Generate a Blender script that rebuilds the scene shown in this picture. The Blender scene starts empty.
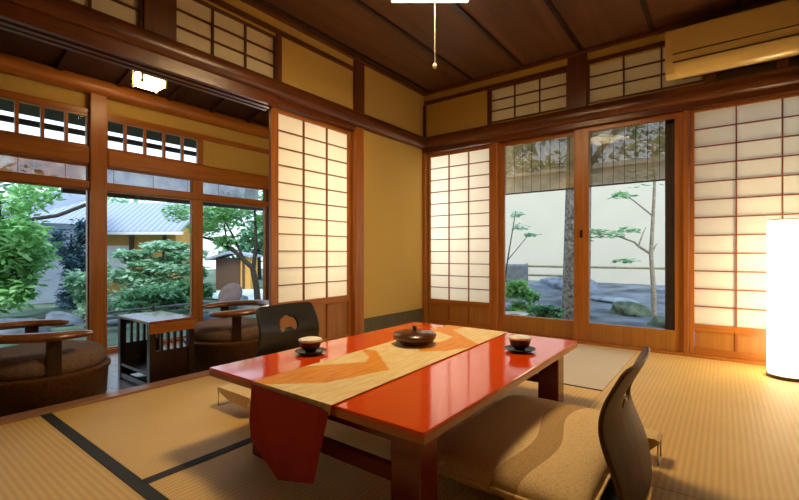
import bpy, bmesh, math, random
from mathutils import Vector, Matrix
random.seed(7)
PI = math.pi
C = bpy.context.scene.collection
sc = bpy.context.scene
YAW = math.radians(37.118)

# ------------------------------------------------------------------ materials
def srgb(r, g, b):
    f = lambda c: (c/255/12.92) if c/255 <= .04045 else ((c/255+.055)/1.055)**2.4
    return (f(r), f(g), f(b), 1)

def newmat(name):
    m = bpy.data.materials.new(name); m.use_nodes = True
    nt = m.node_tree
    return m, nt, nt.nodes['Principled BSDF'], nt.nodes['Material Output']

def plain(name, col, rough=.5, metal=0, spec=.5, emit=None, es=0, coat=0, noise=.12, nscale=30, bump=0):
    m, nt, b, out = newmat(name)
    b.inputs['Roughness'].default_value = rough; b.inputs['Metallic'].default_value = metal
    b.inputs['Specular IOR Level'].default_value = spec
    b.inputs['Coat Weight'].default_value = coat; b.inputs['Coat Roughness'].default_value = .04
    tc = nt.nodes.new('ShaderNodeTexCoord'); n = nt.nodes.new('ShaderNodeTexNoise')
    n.inputs['Scale'].default_value = nscale; n.inputs['Detail'].default_value = 3
    nt.links.new(tc.outputs['Object'], n.inputs['Vector'])
    r = nt.nodes.new('ShaderNodeValToRGB')
    r.color_ramp.elements[0].position = .3; r.color_ramp.elements[1].position = .7
    r.color_ramp.elements[0].color = tuple(c*(1-noise) for c in col[:3]) + (1,)
    r.color_ramp.elements[1].color = tuple(min(1, c*(1+noise)) for c in col[:3]) + (1,)
    nt.links.new(n.outputs['Fac'], r.inputs['Fac']); nt.links.new(r.outputs['Color'], b.inputs['Base Color'])
    if emit: b.inputs['Emission Color'].default_value = emit; b.inputs['Emission Strength'].default_value = es
    if bump:
        bp = nt.nodes.new('ShaderNodeBump'); bp.inputs['Strength'].default_value = bump; bp.inputs['Distance'].default_value = .01
        nt.links.new(n.outputs['Fac'], bp.inputs['Height']); nt.links.new(bp.outputs['Normal'], b.inputs['Normal'])
    return m

def wood(name, c1, c2, axis='Z', rough=.35, scale=14, coat=0):
    m, nt, b, out = newmat(name)
    b.inputs['Roughness'].default_value = rough; b.inputs['Coat Weight'].default_value = coat
    tc = nt.nodes.new('ShaderNodeTexCoord'); mp = nt.nodes.new('ShaderNodeMapping')
    s = [scale]*3; s['XYZ'.index(axis)] = scale*.06
    mp.inputs['Scale'].default_value = s
    n = nt.nodes.new('ShaderNodeTexNoise'); n.inputs['Scale'].default_value = 1.6
    n.inputs['Detail'].default_value = 6; n.inputs['Distortion'].default_value = 1.2
    r = nt.nodes.new('ShaderNodeValToRGB')
    r.color_ramp.elements[0].position = .28; r.color_ramp.elements[1].position = .72
    r.color_ramp.elements[0].color = c1; r.color_ramp.elements[1].color = c2
    bp = nt.nodes.new('ShaderNodeBump'); bp.inputs['Strength'].default_value = .08; bp.inputs['Distance'].default_value = .004
    L = nt.links.new
    L(tc.outputs['Object'], mp.inputs['Vector']); L(mp.outputs['Vector'], n.inputs['Vector'])
    L(n.outputs['Fac'], r.inputs['Fac']); L(r.outputs['Color'], b.inputs['Base Color'])
    L(n.outputs['Fac'], bp.inputs['Height']); L(bp.outputs['Normal'], b.inputs['Normal'])
    return m

def lin(r, g, b): return (r, g, b, 1)
BEAM = {a: wood('beam_wood_'+a, lin(.075, .019, .004), lin(.16, .044, .009), a, .3) for a in 'XYZ'}
POST = {a: wood('post_wood_'+a, lin(.30, .09, .012), lin(.46, .165, .026), a, .33) for a in 'XYZ'}
LATT = {a: wood('lattice_wood_'+a, lin(.22, .05, .012), lin(.34, .09, .022), a, .45) for a in 'XYZ'}
PANEL = wood('panel_wood', lin(.30, .115, .018), lin(.44, .19, .036), 'Z', .4)
CEIL = wood('ceiling_wood', lin(.075, .03, .012), lin(.15, .062, .025), 'Y', .5, 5)
DARKCEIL = wood('dark_ceiling_wood', lin(.025, .009, .004), lin(.05, .017, .007), 'X', .5, 6)
DARKW = {a: wood('dark_wood_'+a, lin(.018, .006, .004), lin(.04, .014, .008), a, .3) for a in 'XYZ'}
OUTW = wood('outdoor_wood', lin(.045, .025, .016), lin(.10, .055, .035), 'Z', .7)
SILL = wood('sill_wood', lin(.34, .17, .10), lin(.50, .27, .17), 'Y', .3)
DECK = wood('deck_wood', lin(.30, .24, .22), lin(.46, .38, .35), 'Y', .25, 8)
CHAIRW = wood('chair_wood', lin(.16, .055, .016), lin(.28, .11, .035), 'X', .28, 10)

def plaster_mat():
    return plain('plaster', lin(.60, .41, .115), .9, noise=.06, nscale=60, bump=.12, spec=.2)
PLASTER = plaster_mat()
ABSORB = plain('light_absorbing_plaster', lin(.20, .13, .06), .95, noise=.06, nscale=60, bump=.12, spec=.2)  # for the unseen walls, toned dark to cut bounced light
BASEB = plain('baseboard_dark', lin(.10, .085, .045), .7)

def paper_mat(name, c1, c2, tr):
    m, nt, b, out = newmat(name)
    d = nt.nodes.new('ShaderNodeBsdfDiffuse'); t = nt.nodes.new('ShaderNodeBsdfTranslucent'); mx = nt.nodes.new('ShaderNodeMixShader')
    tc = nt.nodes.new('ShaderNodeTexCoord'); n = nt.nodes.new('ShaderNodeTexNoise'); n.inputs['Scale'].default_value = 25
    n.inputs['Detail'].default_value = 5
    r = nt.nodes.new('ShaderNodeValToRGB'); r.color_ramp.elements[0].color = c1; r.color_ramp.elements[1].color = c2
    L = nt.links.new
    L(tc.outputs['Object'], n.inputs['Vector']); L(n.outputs['Fac'], r.inputs['Fac'])
    L(r.outputs['Color'], d.inputs['Color']); L(r.outputs['Color'], t.inputs['Color'])
    mx.inputs['Fac'].default_value = tr
    L(d.outputs[0], mx.inputs[1]); L(t.outputs[0], mx.inputs[2]); L(mx.outputs[0], out.inputs['Surface'])
    return m
PAPER = paper_mat('shoji_paper', lin(.92, .88, .77), lin(.97, .94, .85), .5)
PAPER2 = paper_mat('dim_transom_paper', lin(.80, .70, .48), lin(.90, .80, .58), .25)  # dimmer copy of the shoji paper, weaker light put into its colour

def glass_mat(name, tint=(.96, .99, 1, 1), refl=.06):
    m, nt, b, out = newmat(name)
    t = nt.nodes.new('ShaderNodeBsdfTransparent'); t.inputs['Color'].default_value = tint
    g = nt.nodes.new('ShaderNodeBsdfGlossy'); g.inputs['Roughness'].default_value = .01
    lw = nt.nodes.new('ShaderNodeFresnel'); lw.inputs['IOR'].default_value = 1.3
    mx = nt.nodes.new('ShaderNodeMixShader'); L = nt.links.new
    k = nt.nodes.new('ShaderNodeMath'); k.operation = 'MULTIPLY'; k.inputs[1].default_value = .22; L(lw.outputs[0], k.inputs[0]); L(k.outputs[0], mx.inputs['Fac']); L(t.outputs[0], mx.inputs[1]); L(g.outputs[0], mx.inputs[2]); L(mx.outputs[0], out.inputs['Surface'])
    return m
GLASS = glass_mat('pane_glass')

def tatami_mat(name, along, c1, c2):
    m, nt, b, out = newmat(name)
    b.inputs['Roughness'].default_value = .55; b.inputs['Specular IOR Level'].default_value = .35
    tc = nt.nodes.new('ShaderNodeTexCoord'); L = nt.links.new
    w = nt.nodes.new('ShaderNodeTexWave'); w.wave_type = 'BANDS'; w.bands_direction = 'X' if along == 'Y' else 'Y'
    w.inputs['Scale'].default_value = 14; w.inputs['Distortion'].default_value = .25; w.inputs['Detail'].default_value = 1
    w2 = nt.nodes.new('ShaderNodeTexWave'); w2.bands_direction = 'Y' if along == 'Y' else 'X'
    w2.inputs['Scale'].default_value = 34; w2.inputs['Distortion'].default_value = .4
    n = nt.nodes.new('ShaderNodeTexNoise'); n.inputs['Scale'].default_value = 3; n.inputs['Detail'].default_value = 6
    for k in (w, w2, n): L(tc.outputs['Object'], k.inputs['Vector'])
    a = nt.nodes.new('ShaderNodeMath'); a.operation = 'MULTIPLY_ADD'; a.inputs[1].default_value = .35
    L(w2.outputs['Fac'], a.inputs[0])
    a2 = nt.nodes.new('ShaderNodeMath'); a2.operation = 'MULTIPLY'; a2.inputs[1].default_value = .26; L(w.outputs['Fac'], a2.inputs[0])
    L(a2.outputs[0], a.inputs[2])
    a3 = nt.nodes.new('ShaderNodeMath'); a3.operation = 'MULTIPLY_ADD'; a3.inputs[1].default_value = .3
    L(n.outputs['Fac'], a3.inputs[0]); L(a.outputs[0], a3.inputs[2])
    r = nt.nodes.new('ShaderNodeValToRGB'); r.color_ramp.elements[0].position = .12; r.color_ramp.elements[1].position = .85
    r.color_ramp.elements[0].color = c1; r.color_ramp.elements[1].color = c2
    L(a3.outputs[0], r.inputs['Fac']); L(r.outputs['Color'], b.inputs['Base Color'])
    bp = nt.nodes.new('ShaderNodeBump'); bp.inputs['Strength'].default_value = .35; bp.inputs['Distance'].default_value = .004
    L(a.outputs[0], bp.inputs['Height']); L(bp.outputs['Normal'], b.inputs['Normal'])
    return m
TAT_C1, TAT_C2 = lin(.60, .38, .105), lin(.90, .63, .24)
TATY = tatami_mat('tatami_weave_y', 'Y', TAT_C1, TAT_C2)
TATX = tatami_mat('tatami_weave_x', 'X', TAT_C1, TAT_C2)
TATP = tatami_mat('sheen_tatami_weave', 'X', lin(.62, .48, .28), lin(.86, .72, .48))  # daylight sheen by the doors painted in as a paler base colour
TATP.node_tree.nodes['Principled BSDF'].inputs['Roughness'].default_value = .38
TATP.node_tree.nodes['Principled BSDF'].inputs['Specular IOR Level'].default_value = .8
HERI = plain('border_cloth', lin(.020, .022, .018), .8)

LACQ = plain('red_lacquer', lin(.84, .078, .005), .10, coat=.35, spec=.45, noise=.03, nscale=4)
LACQE = plain('lacquer_edge', lin(.44, .10, .012), .22, coat=.5, noise=.1, nscale=6)
LACQD = plain('lacquer_leg', lin(.17, .014, .004), .25, coat=.4, noise=.08, nscale=8)
REDCLOTH = plain('red_lining', lin(.40, .034, .008), .8, noise=.1, nscale=120, spec=.2)
BLACK = plain('black_lacquer', lin(.010, .007, .006), .42, coat=.1, noise=.2)
def fabric(name, c1, c2, sc_=160, rough=.95):
    m, nt, b, out = newmat(name)
    b.inputs['Roughness'].default_value = rough; b.inputs['Specular IOR Level'].default_value = .15
    tc = nt.nodes.new('ShaderNodeTexCoord'); n = nt.nodes.new('ShaderNodeTexVoronoi'); n.inputs['Scale'].default_value = sc_
    r = nt.nodes.new('ShaderNodeValToRGB'); r.color_ramp.elements[0].color = c2; r.color_ramp.elements[1].color = c1
    r.color_ramp.elements[1].position = 1.0
    bp = nt.nodes.new('ShaderNodeBump'); bp.inputs['Strength'].default_value = .3; bp.inputs['Distance'].default_value = .002
    L = nt.links.new
    L(tc.outputs['Object'], n.inputs['Vector']); L(n.outputs['Distance'], r.inputs['Fac']); L(r.outputs['Color'], b.inputs['Base Color'])
    L(n.outputs['Distance'], bp.inputs['Height']); L(bp.outputs['Normal'], b.inputs['Normal'])
    return m
CUSH = fabric('beige_fabric', lin(.72, .52, .26), lin(.96, .76, .44))
ROUNDC = fabric('brown_fabric', lin(.13, .085, .06), lin(.24, .16, .12), 90)
TUB = fabric('woven_rattan', lin(.08, .033, .011), lin(.15, .068, .022), 70, .4)
def cushion_shadow_mat():
    # beige fabric with a broad wavy band of shadow painted into its colour
    m = CUSH.copy(); m.name = 'beige_fabric_shadow_band'
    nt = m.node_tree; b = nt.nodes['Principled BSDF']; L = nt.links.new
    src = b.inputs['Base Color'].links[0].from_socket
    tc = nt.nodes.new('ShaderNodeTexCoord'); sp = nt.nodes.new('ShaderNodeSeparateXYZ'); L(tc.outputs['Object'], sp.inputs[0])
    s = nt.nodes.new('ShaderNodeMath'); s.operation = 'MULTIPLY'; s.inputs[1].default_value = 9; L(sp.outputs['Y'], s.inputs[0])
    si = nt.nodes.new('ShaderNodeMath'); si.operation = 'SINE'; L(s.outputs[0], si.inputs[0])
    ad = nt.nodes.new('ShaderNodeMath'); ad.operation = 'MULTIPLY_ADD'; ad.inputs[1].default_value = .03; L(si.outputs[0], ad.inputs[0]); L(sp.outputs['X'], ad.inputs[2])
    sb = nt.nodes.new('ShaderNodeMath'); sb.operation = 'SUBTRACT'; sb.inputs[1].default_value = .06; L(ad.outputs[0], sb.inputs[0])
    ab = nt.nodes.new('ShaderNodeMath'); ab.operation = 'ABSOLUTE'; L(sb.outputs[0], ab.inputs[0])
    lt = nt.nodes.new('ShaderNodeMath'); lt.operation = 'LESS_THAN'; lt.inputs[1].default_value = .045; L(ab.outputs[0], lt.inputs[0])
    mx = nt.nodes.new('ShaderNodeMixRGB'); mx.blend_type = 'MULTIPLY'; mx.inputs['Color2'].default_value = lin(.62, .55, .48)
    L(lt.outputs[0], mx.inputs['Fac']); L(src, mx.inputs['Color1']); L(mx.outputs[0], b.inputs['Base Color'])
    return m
CUSHB = cushion_shadow_mat()
METAL = plain('thin_steel', lin(.42, .40, .36), .35, .9)
BOWLW = plain('bowl_wood', lin(.075, .018, .008), .3, coat=.3, noise=.3, nscale=40)
CUPD = plain('dark_glaze', lin(.03, .014, .009), .3)
CUPW = plain('white_glaze', lin(.92, .90, .84), .25)
SAUCER = plain('saucer_lacquer', lin(.02, .009, .008), .4, coat=.05)
ACM = plain('air_conditioner_plastic', lin(.80, .60, .21), .4, noise=.02)
ACD = plain('air_conditioner_gap', lin(.06, .035, .02), .6)
ACG = plain('air_conditioner_flap_plastic', lin(.82, .62, .24), .2, noise=.02)
SHADE = plain('lamp_shade_paper', lin(.9, .85, .75), .8, emit=lin(1, .71, .37), es=56.0)
FLSH = plain('floor_lamp_paper', lin(.9, .87, .8), .8, emit=lin(1, .78, .48), es=10.5)
ENGL = plain('hanging_lamp_glass', lin(.9, .8, .6), .3, emit=lin(1, .66, .30), es=22)
CORD = plain('pull_cord_white', lin(.7, .62, .5), .6)

# outdoor
GRAVEL = plain('grey_gravel', lin(.11, .13, .16), .9, noise=.7, nscale=2.5, bump=.5)
MOSS = plain('mossy_ground', lin(.12, .17, .11), .95, noise=.6, nscale=3, bump=.5)
ROCK = plain('blue_grey_rock', lin(.17, .20, .25), .8, noise=.5, nscale=6, bump=.6)
MROCK = plain('mossy_rock', lin(.10, .13, .085), .9, noise=.6, nscale=9, bump=.6)
PINKST = plain('pinkish_stone', lin(.20, .13, .115), .8, noise=.25, nscale=9, bump=.3)
WHWALL = plain('white_garden_wall', lin(.68, .61, .49), .9, noise=.03, nscale=2)
BARK = plain('bark', lin(.19, .17, .155), .95, noise=.75, nscale=22, bump=.8)
BARKD = plain('dark_bark', lin(.05, .038, .03), .95, noise=.5, nscale=30, bump=.6)
BARKP = plain('pale_bark', lin(.36, .29, .21), .9, noise=.3, nscale=30, bump=.3)
BAMB = plain('bamboo_pole', lin(.36, .30, .17), .6, noise=.25, nscale=20)
POT = plain('white_pot', lin(.82, .80, .76), .4, noise=.03)
STONE = plain('grey_stone', lin(.20, .215, .235), .85, noise=.3, nscale=14, bump=.4)
ROOFM = plain('blue_grey_tile', lin(.36, .40, .50), .6, noise=.12, nscale=8)
def roof_mat():
    m, nt, b, out = newmat('ribbed_roof'); L = nt.links.new
    b.inputs['Roughness'].default_value = .5
    tc = nt.nodes.new('ShaderNodeTexCoord'); w = nt.nodes.new('ShaderNodeTexWave'); w.bands_direction = 'X'
    w.inputs['Scale'].default_value = 2.2; w.inputs['Distortion'].default_value = .6
    r = nt.nodes.new('ShaderNodeValToRGB'); r.color_ramp.elements[0].color = lin(.25, .28, .36); r.color_ramp.elements[1].color = lin(.40, .44, .54)
    L(tc.outputs['Object'], w.inputs['Vector']); L(w.outputs['Fac'], r.inputs['Fac']); L(r.outputs['Color'], b.inputs['Base Color'])
    return m
ROOFR = roof_mat()
ORANGE = plain('ochre_wall', lin(.70, .36, .08), .9, noise=.08, nscale=3)
BLUEW = plain('blue_grey_wall', lin(.30, .34, .42), .9, noise=.1, nscale=3)
BROWNW = plain('brown_timber', lin(.12, .06, .035), .8)
def leafmat(name, cols, sc_=5, tr=.35):
    m, nt, b, out = newmat(name); L = nt.links.new
    tc = nt.nodes.new('ShaderNodeTexCoord'); n = nt.nodes.new('ShaderNodeTexNoise'); n.inputs['Scale'].default_value = sc_; n.inputs['Detail'].default_value = 8
    r = nt.nodes.new('ShaderNodeValToRGB'); e = r.color_ramp.elements
    e[0].position = .3; e[0].color = cols[0]; e[1].position = .7; e[1].color = cols[2]
    k = e.new(.5); k.color = cols[1]
    d = nt.nodes.new('ShaderNodeBsdfDiffuse'); t = nt.nodes.new('ShaderNodeBsdfTranslucent'); mx = nt.nodes.new('ShaderNodeMixShader'); mx.inputs[0].default_value = tr
    L(tc.outputs['Object'], n.inputs['Vector']); L(n.outputs['Fac'], r.inputs['Fac'])
    L(r.outputs[0], d.inputs['Color']); L(r.outputs[0], t.inputs['Color']); L(d.outputs[0], mx.inputs[1]); L(t.outputs[0], mx.inputs[2])
    L(mx.outputs[0], out.inputs['Surface'])
    return m
LEAFB = leafmat('bright_green_leaf', [lin(.10, .28, .09), lin(.28, .58, .20), lin(.66, .86, .56)])
LEAFP = leafmat('pale_green_leaf', [lin(.20, .42, .28), lin(.42, .68, .46), lin(.80, .92, .82)])
LEAFD = leafmat('dark_blue_leaf', [lin(.03, .07, .09), lin(.10, .18, .24), lin(.30, .44, .52)])
LEAFM = leafmat('mid_green_leaf', [lin(.06, .18, .08), lin(.17, .38, .20), lin(.46, .70, .48)])
LEAFY = leafmat('sparse_light_leaf', [lin(.20, .42, .22), lin(.36, .62, .34), lin(.62, .82, .58)])
REED = plain('reed', lin(.46, .40, .23), .8, noise=.4, nscale=6)
REEDW = leafmat('pale_reed', [lin(.55, .56, .66), lin(.78, .78, .88), lin(.95, .95, .98)], 7, .8)
REEDO = leafmat('orange_reed', [lin(.45, .17, .07), lin(.85, .42, .20), lin(.98, .90, .88)], 6, .8)

# ------------------------------------------------------------------ mesh helpers
def bx(bm, x0, x1, y0, y1, z0, z1, bev=0):
    r = bmesh.ops.create_cube(bm, size=1)
    vs = r['verts']
    for v in vs:
        v.co = Vector(((x0+x1)/2+v.co.x*(x1-x0), (y0+y1)/2+v.co.y*(y1-y0), (z0+z1)/2+v.co.z*(z1-z0)))
    if bev:
        es = list({e for v in vs for e in v.link_edges})
        bmesh.ops.bevel(bm, geom=es, offset=bev, segments=2, affect='EDGES', profile=.5)

def lathe(bm, prof, seg=32, cx=0, cy=0, cap0=True, cap1=True, a0=0, sx=1, sy=1):
    rings = []
    for r, z in prof:
        rings.append([bm.verts.new((cx+sx*r*math.cos(a0+2*PI*i/seg), cy+sy*r*math.sin(a0+2*PI*i/seg), z)) for i in range(seg)])
    for a, b in zip(rings, rings[1:]):
        for i in range(seg):
            bm.faces.new((a[i], a[(i+1) % seg], b[(i+1) % seg], b[i]))
    if cap0: bm.faces.new(list(reversed(rings[0])))
    if cap1: bm.faces.new(rings[-1])

def tube(bm, pts, rad, seg=10, sq=None, up=Vector((0, 0, 1))):
    pts = [Vector(p) for p in pts]; n = len(pts)
    if not hasattr(rad, '__len__'): rad = [rad]*n
    rings = []
    for i, p in enumerate(pts):
        d = (pts[min(i+1, n-1)]-pts[max(i-1, 0)]).normalized()
        u = up if abs(d.dot(up)) < .95 else Vector((1, 0, 0))
        s = d.cross(u).normalized(); t = s.cross(d).normalized()
        w, h = (rad[i], rad[i]) if not sq else (rad[i]*sq[0], rad[i]*sq[1])
        rings.append([bm.verts.new(p + s*w*math.cos(2*PI*k/seg) + t*h*math.sin(2*PI*k/seg)) for k in range(seg)])
    for a, b in zip(rings, rings[1:]):
        for i in range(seg):
            bm.faces.new((a[i], a[(i+1) % seg], b[(i+1) % seg], b[i]))
    bm.faces.new(list(reversed(rings[0]))); bm.faces.new(rings[-1])

def prism(bm, prof, axis, a0, a1):
    """extrude a 2-D profile (list of pairs, in the two axes left over) along axis"""
    def P(a, u, v): return {'X': (a, u, v), 'Y': (u, a, v), 'Z': (u, v, a)}[axis]
    A = [bm.verts.new(P(a0, u, v)) for u, v in prof]; B = [bm.verts.new(P(a1, u, v)) for u, v in prof]
    n = len(prof)
    for i in range(n): bm.faces.new((A[i], A[(i+1) % n], B[(i+1) % n], B[i]))
    bm.faces.new(list(reversed(A))); bm.faces.new(B)

def link(o): C.objects.link(o); return o
def obj(name, bm, mat, parent=None, smooth=False, ang=40):
    bmesh.ops.recalc_face_normals(bm, faces=bm.faces)
    me = bpy.data.meshes.new(name); bm.to_mesh(me); bm.free()
    for m in (mat if isinstance(mat, (list, tuple)) else [mat]): me.materials.append(m)
    if smooth:
        for p in me.polygons: p.use_smooth = True
        me.set_sharp_from_angle(angle=math.radians(ang))
    o = link(bpy.data.objects.new(name, me))
    if parent: o.parent = parent
    return o
def wobj(name, bm, mat, parent, **k):
    """mesh given in world coordinates under a thing whose Empty has no rotation"""
    bmesh.ops.translate(bm, verts=bm.verts, vec=-Vector(parent.location)); return obj(name, bm, mat, parent, **k)
def NB(): return bmesh.new()
def thing(name, label, cat, loc=(0, 0, 0), rz=0, group=None):
    o = link(bpy.data.objects.new(name, None)); o.empty_display_size = .1
    o.location = loc; o.rotation_euler = (0, 0, rz); o['label'] = label; o['category'] = cat
    if group: o['group'] = group
    return o
def tag(o, label, cat, group=None, kind=None):
    o['label'] = label; o['category'] = cat
    if group: o['group'] = group
    if kind: o['kind'] = kind
    return o
def struct(name, bm, mat, parent=None, **k):
    o = obj(name, bm, mat, parent, **k)
    if not parent: o['kind'] = 'structure'
    return o
def sempty(name, loc=(0, 0, 0)):
    o = link(bpy.data.objects.new(name, None)); o.location = loc; o['kind'] = 'structure'; return o
def dup(root, loc, rz, label):
    r = root.copy(); C.objects.link(r); r.location = loc; r.rotation_euler = (0, 0, rz); r['label'] = label
    for ch in list(root.children):
        c = ch.copy(); C.objects.link(c); c.parent = r
        for g in list(ch.children):
            d = g.copy(); C.objects.link(d); d.parent = c
    return r
def pb(bm, pl, a0, a1, d0, d1, z0, z1, bev=0):
    """box on a wall: a along the wall, d depth away from the room (+ outdoors)"""
    if pl == 'B': bx(bm, a0, a1, d0, d1, z0, z1, bev)          # back wall, y = d
    else: bx(bm, pl-d1, pl-d0, a0, a1, z0, z1, bev)            # wall at x = pl
AX = lambda pl: 'X' if pl == 'B' else 'Y'

# ------------------------------------------------------------------ room constants
XR, YF, CZ = 3.75, -4.75, 2.65
EX, EZ = -1.8, -.10       # sunroom window wall, sunroom floor

# ------------------------------------------------------------------ setting
bm = NB(); bx(bm, -.02, XR+.1, YF-.1, .02, -.2, -.03); struct('floor', bm, DECK)
bm = NB()
y = YF
while y < -.71:
    bx(bm, EX-.06, -.10, y, min(y+.118, -.70), EZ-.05, EZ); y += .12
struct('floor_sunroom', bm, DECK)
bm = NB(); bx(bm, -.10, 0, YF, -.0, -.16, .012, .004); struct('trim_1', bm, SILL)       # threshold
# ceiling
bm = NB()
xs = [-.12, .08, .63, 1.175, 1.73, 2.28, 2.83, 3.38, XR+.1]
for a, b in zip(xs, xs[1:]): bx(bm, a+.002, b-.002, YF-.1, .1, CZ, CZ+.03)
struct('ceiling', bm, CEIL)
n = 2
for x in xs[1:-1]:
    bm = NB(); bx(bm, x-.018, x+.018, YF, 0, CZ-.022, CZ+.002, .004); struct('trim_%d' % n, bm, DARKW['Y']); n += 1
bm = NB(); bx(bm, .0, .045, YF, -.0, CZ-.035, CZ, .006); struct('trim_%d' % n, bm, BEAM['Y']); n += 1
bm = NB(); bx(bm, .045, XR, -.045, 0, CZ-.035, CZ, .006); struct('trim_%d' % n, bm, BEAM['X']); n += 1
# unseen roof slab, added over everything to keep the daylight outside
bm = NB(); bx(bm, EX-.15, XR+.3, YF-.3, .35, 2.95, 3.02); struct('roof', bm, OUTW)

# back wall plaster around the openings
bm = NB()
T = .09
def holes(bm, pl, a0, a1, z0, z1, hs):
    """plaster between a0..a1, z0..z1 with rectangular holes that share z range"""
    hs = sorted(hs); cur = a0
    for h0, h1, q0, q1 in hs:
        if h0 > cur: pb(bm, pl, cur, h0, 0, T, z0, z1)
        pb(bm, pl, h0, h1, 0, T, z0, q0); pb(bm, pl, h0, h1, 0, T, q1, z1); cur = h1
    if cur < a1: pb(bm, pl, cur, a1, 0, T, z0, z1)
holes(bm, 'B', -.09, XR+.1, 2.06, CZ+.3, [(.82, 1.60, 2.16, 2.50), (1.77, 2.60, 2.16, 2.50)])
pb(bm, 'B', 3.46, XR+.1, 0, T, -.1, 2.06)
pb(bm, 'B', -.09, .036, .052, T, -.1, 2.06); pb(bm, 'B', -.09, -.001, 0, .052, -.1, 2.06)
struct('wall_back', bm, PLASTER)
bm = NB()
holes(bm, 0, YF, -.0, 2.06, CZ+.3, [(-3.76, -2.99, 2.14, 2.47), (-2.81, -2.04, 2.14, 2.47)])
pb(bm, 0, -1.06, 0, 0, T, -.1, 2.06)
struct('wall_left', bm, PLASTER)
bm = NB(); bx(bm, XR, XR+.1, YF, 0, -.1, CZ+.1); struct('wall_right', bm, ABSORB)
bm = NB(); bx(bm, -2.0, XR+.1, YF-.1, YF, -.1, CZ+.3); struct('wall_front', bm, ABSORB)
bm = NB(); bx(bm, EX-.1, -.09, -.70, -.62, EZ-.1, 2.95); struct('wall_sunroom_end', bm, PLASTER)
bm = NB(); bx(bm, -.004, .016, -1.05, -.03, .0, .19, .003); struct('baseboard_left', bm, BASEB)
bm = NB(); bx(bm, 3.46, XR, -.014, .004, 0, .12, .003); struct('baseboard_back', bm, BASEB)

def trim(bm, mat, **k):
    global n
    o = struct('trim_%d' % n, bm, mat, **k); n += 1; return o
# big rounded beams above the openings
def beam_prof(d):     # (depth, z) in-room depth negative
    pts = [(.05, 2.0), (-.045, 2.0)]
    for i in range(9):
        t = -PI/2 + PI*i/8
        pts.append((-.045-.04*math.cos(t)*1.0, 2.065+.065*math.sin(t)))
    pts.append((.05, 2.13)); return pts
bm = NB(); prism(bm, [(d, z) for d, z in beam_prof(0)], 'X', 0, XR); trim(bm, BEAM['X'], smooth=True)
bm = NB(); prism(bm, [(-d, z) for d, z in beam_prof(0)], 'Y', YF, -.085); trim(bm, BEAM['Y'], smooth=True)
# grooved head rail under the beam over the sunroom opening
bm = NB()
for a, b in ((-.10, -.066), (-.04, -.006), (.03, .065)): bx(bm, a, b, YF, -2.07, 1.925, 2.002)
bx(bm, -.095, .055, YF, -2.07, 1.955, 1.999); trim(bm, BEAM['Y'])
bm = NB(); bx(bm, -.09, -.0, YF, -1.18, 1.998, 2.06); trim(bm, BEAM['Y'])
# head rail above shoji and glass doors on the back wall, and above the left shoji
bm = NB(); bx(bm, 0, 3.46, -.035, .11, 1.957, 2.002); trim(bm, BEAM['X'])
bm = NB(); bx(bm, -.07, .035, -2.07, -1.18, 1.957, 2.002); trim(bm, BEAM['Y'])
# upper rails
bm = NB(); bx(bm, .0, .022, YF, -1.185, 2.505, 2.54); trim(bm, BEAM['Y'])
bm = NB(); bx(bm, 0.02, 2.62, -.022, 0, 2.51, 2.545); trim(bm, BEAM['X'])
# posts on the left wall
for y0, y1, z0, z1, w in ((-1.18, -1.06, 0, 2.0, .03), (-1.18, -1.045, 2.13, CZ-.03, .025), (-2.04, -1.995, 2.13, 2.505, .018), (-2.99, -2.81, 2.13, CZ-.03, .025), (-4.0, -3.76, 2.13, CZ-.03, .025)):
    bm = NB(); bx(bm, -.11, w, y0, y1, z0, z1, .005); trim(bm, (POST if z1 <= 2 else BEAM)['Z'])
# posts on the back wall
for x0, x1, z0, z1, w in ((0, .03, 2.13, 2.51, .02), (.795, .82, 2.13, 2.51, .016), (1.60, 1.77, 2.13, CZ-.03, .03), (2.63, 2.70, 2.13, CZ-.03, .03), (3.05, 3.11, 2.13, CZ-.03, .03), (.852, .898, 0, 2.0, .0), (2.49, 2.525, 0, 2.0, .005), (3.40, 3.47, 0, 2.0, .03)):
    bm = NB(); bx(bm, x0, x1, -w, .11, z0, z1, .004); trim(bm, (POST if z1 <= 2 else BEAM)['Z'])
bm = NB(); bx(bm, 0, .034, -.034, 0, 0, 2.0, .003); trim(bm, POST['Z'])
bm = NB(); bx(bm, .04, 3.46, -.012, .12, -.03, .022, .004); trim(bm, POST['X'])          # sill under doors
bm = NB(); bx(bm, 2.70, 3.74, -.012, .004, 2.13, 2.52); trim(bm, DARKW['X'])         # dark board behind the air conditioner
bm = NB(); bx(bm, -.075, .012, -2.07, -1.18, -.03, .02, .004); trim(bm, POST['Y'])

# ------------------------------------------------------------------ shoji
def lattice(bm, pl, a0, a1, z0, z1, cols, rows, d0, d1, w=.009):
    for i in range(1, cols):
        a = a0+(a1-a0)*i/cols; pb(bm, pl, a-w/2, a+w/2, d0, d1, z0, z1)
    for j in range(1, rows):
        z = z0+(z1-z0)*j/rows; pb(bm, pl, a0, a1, d0+.002, d1-.002, z-w/2, z+w/2)

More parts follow.
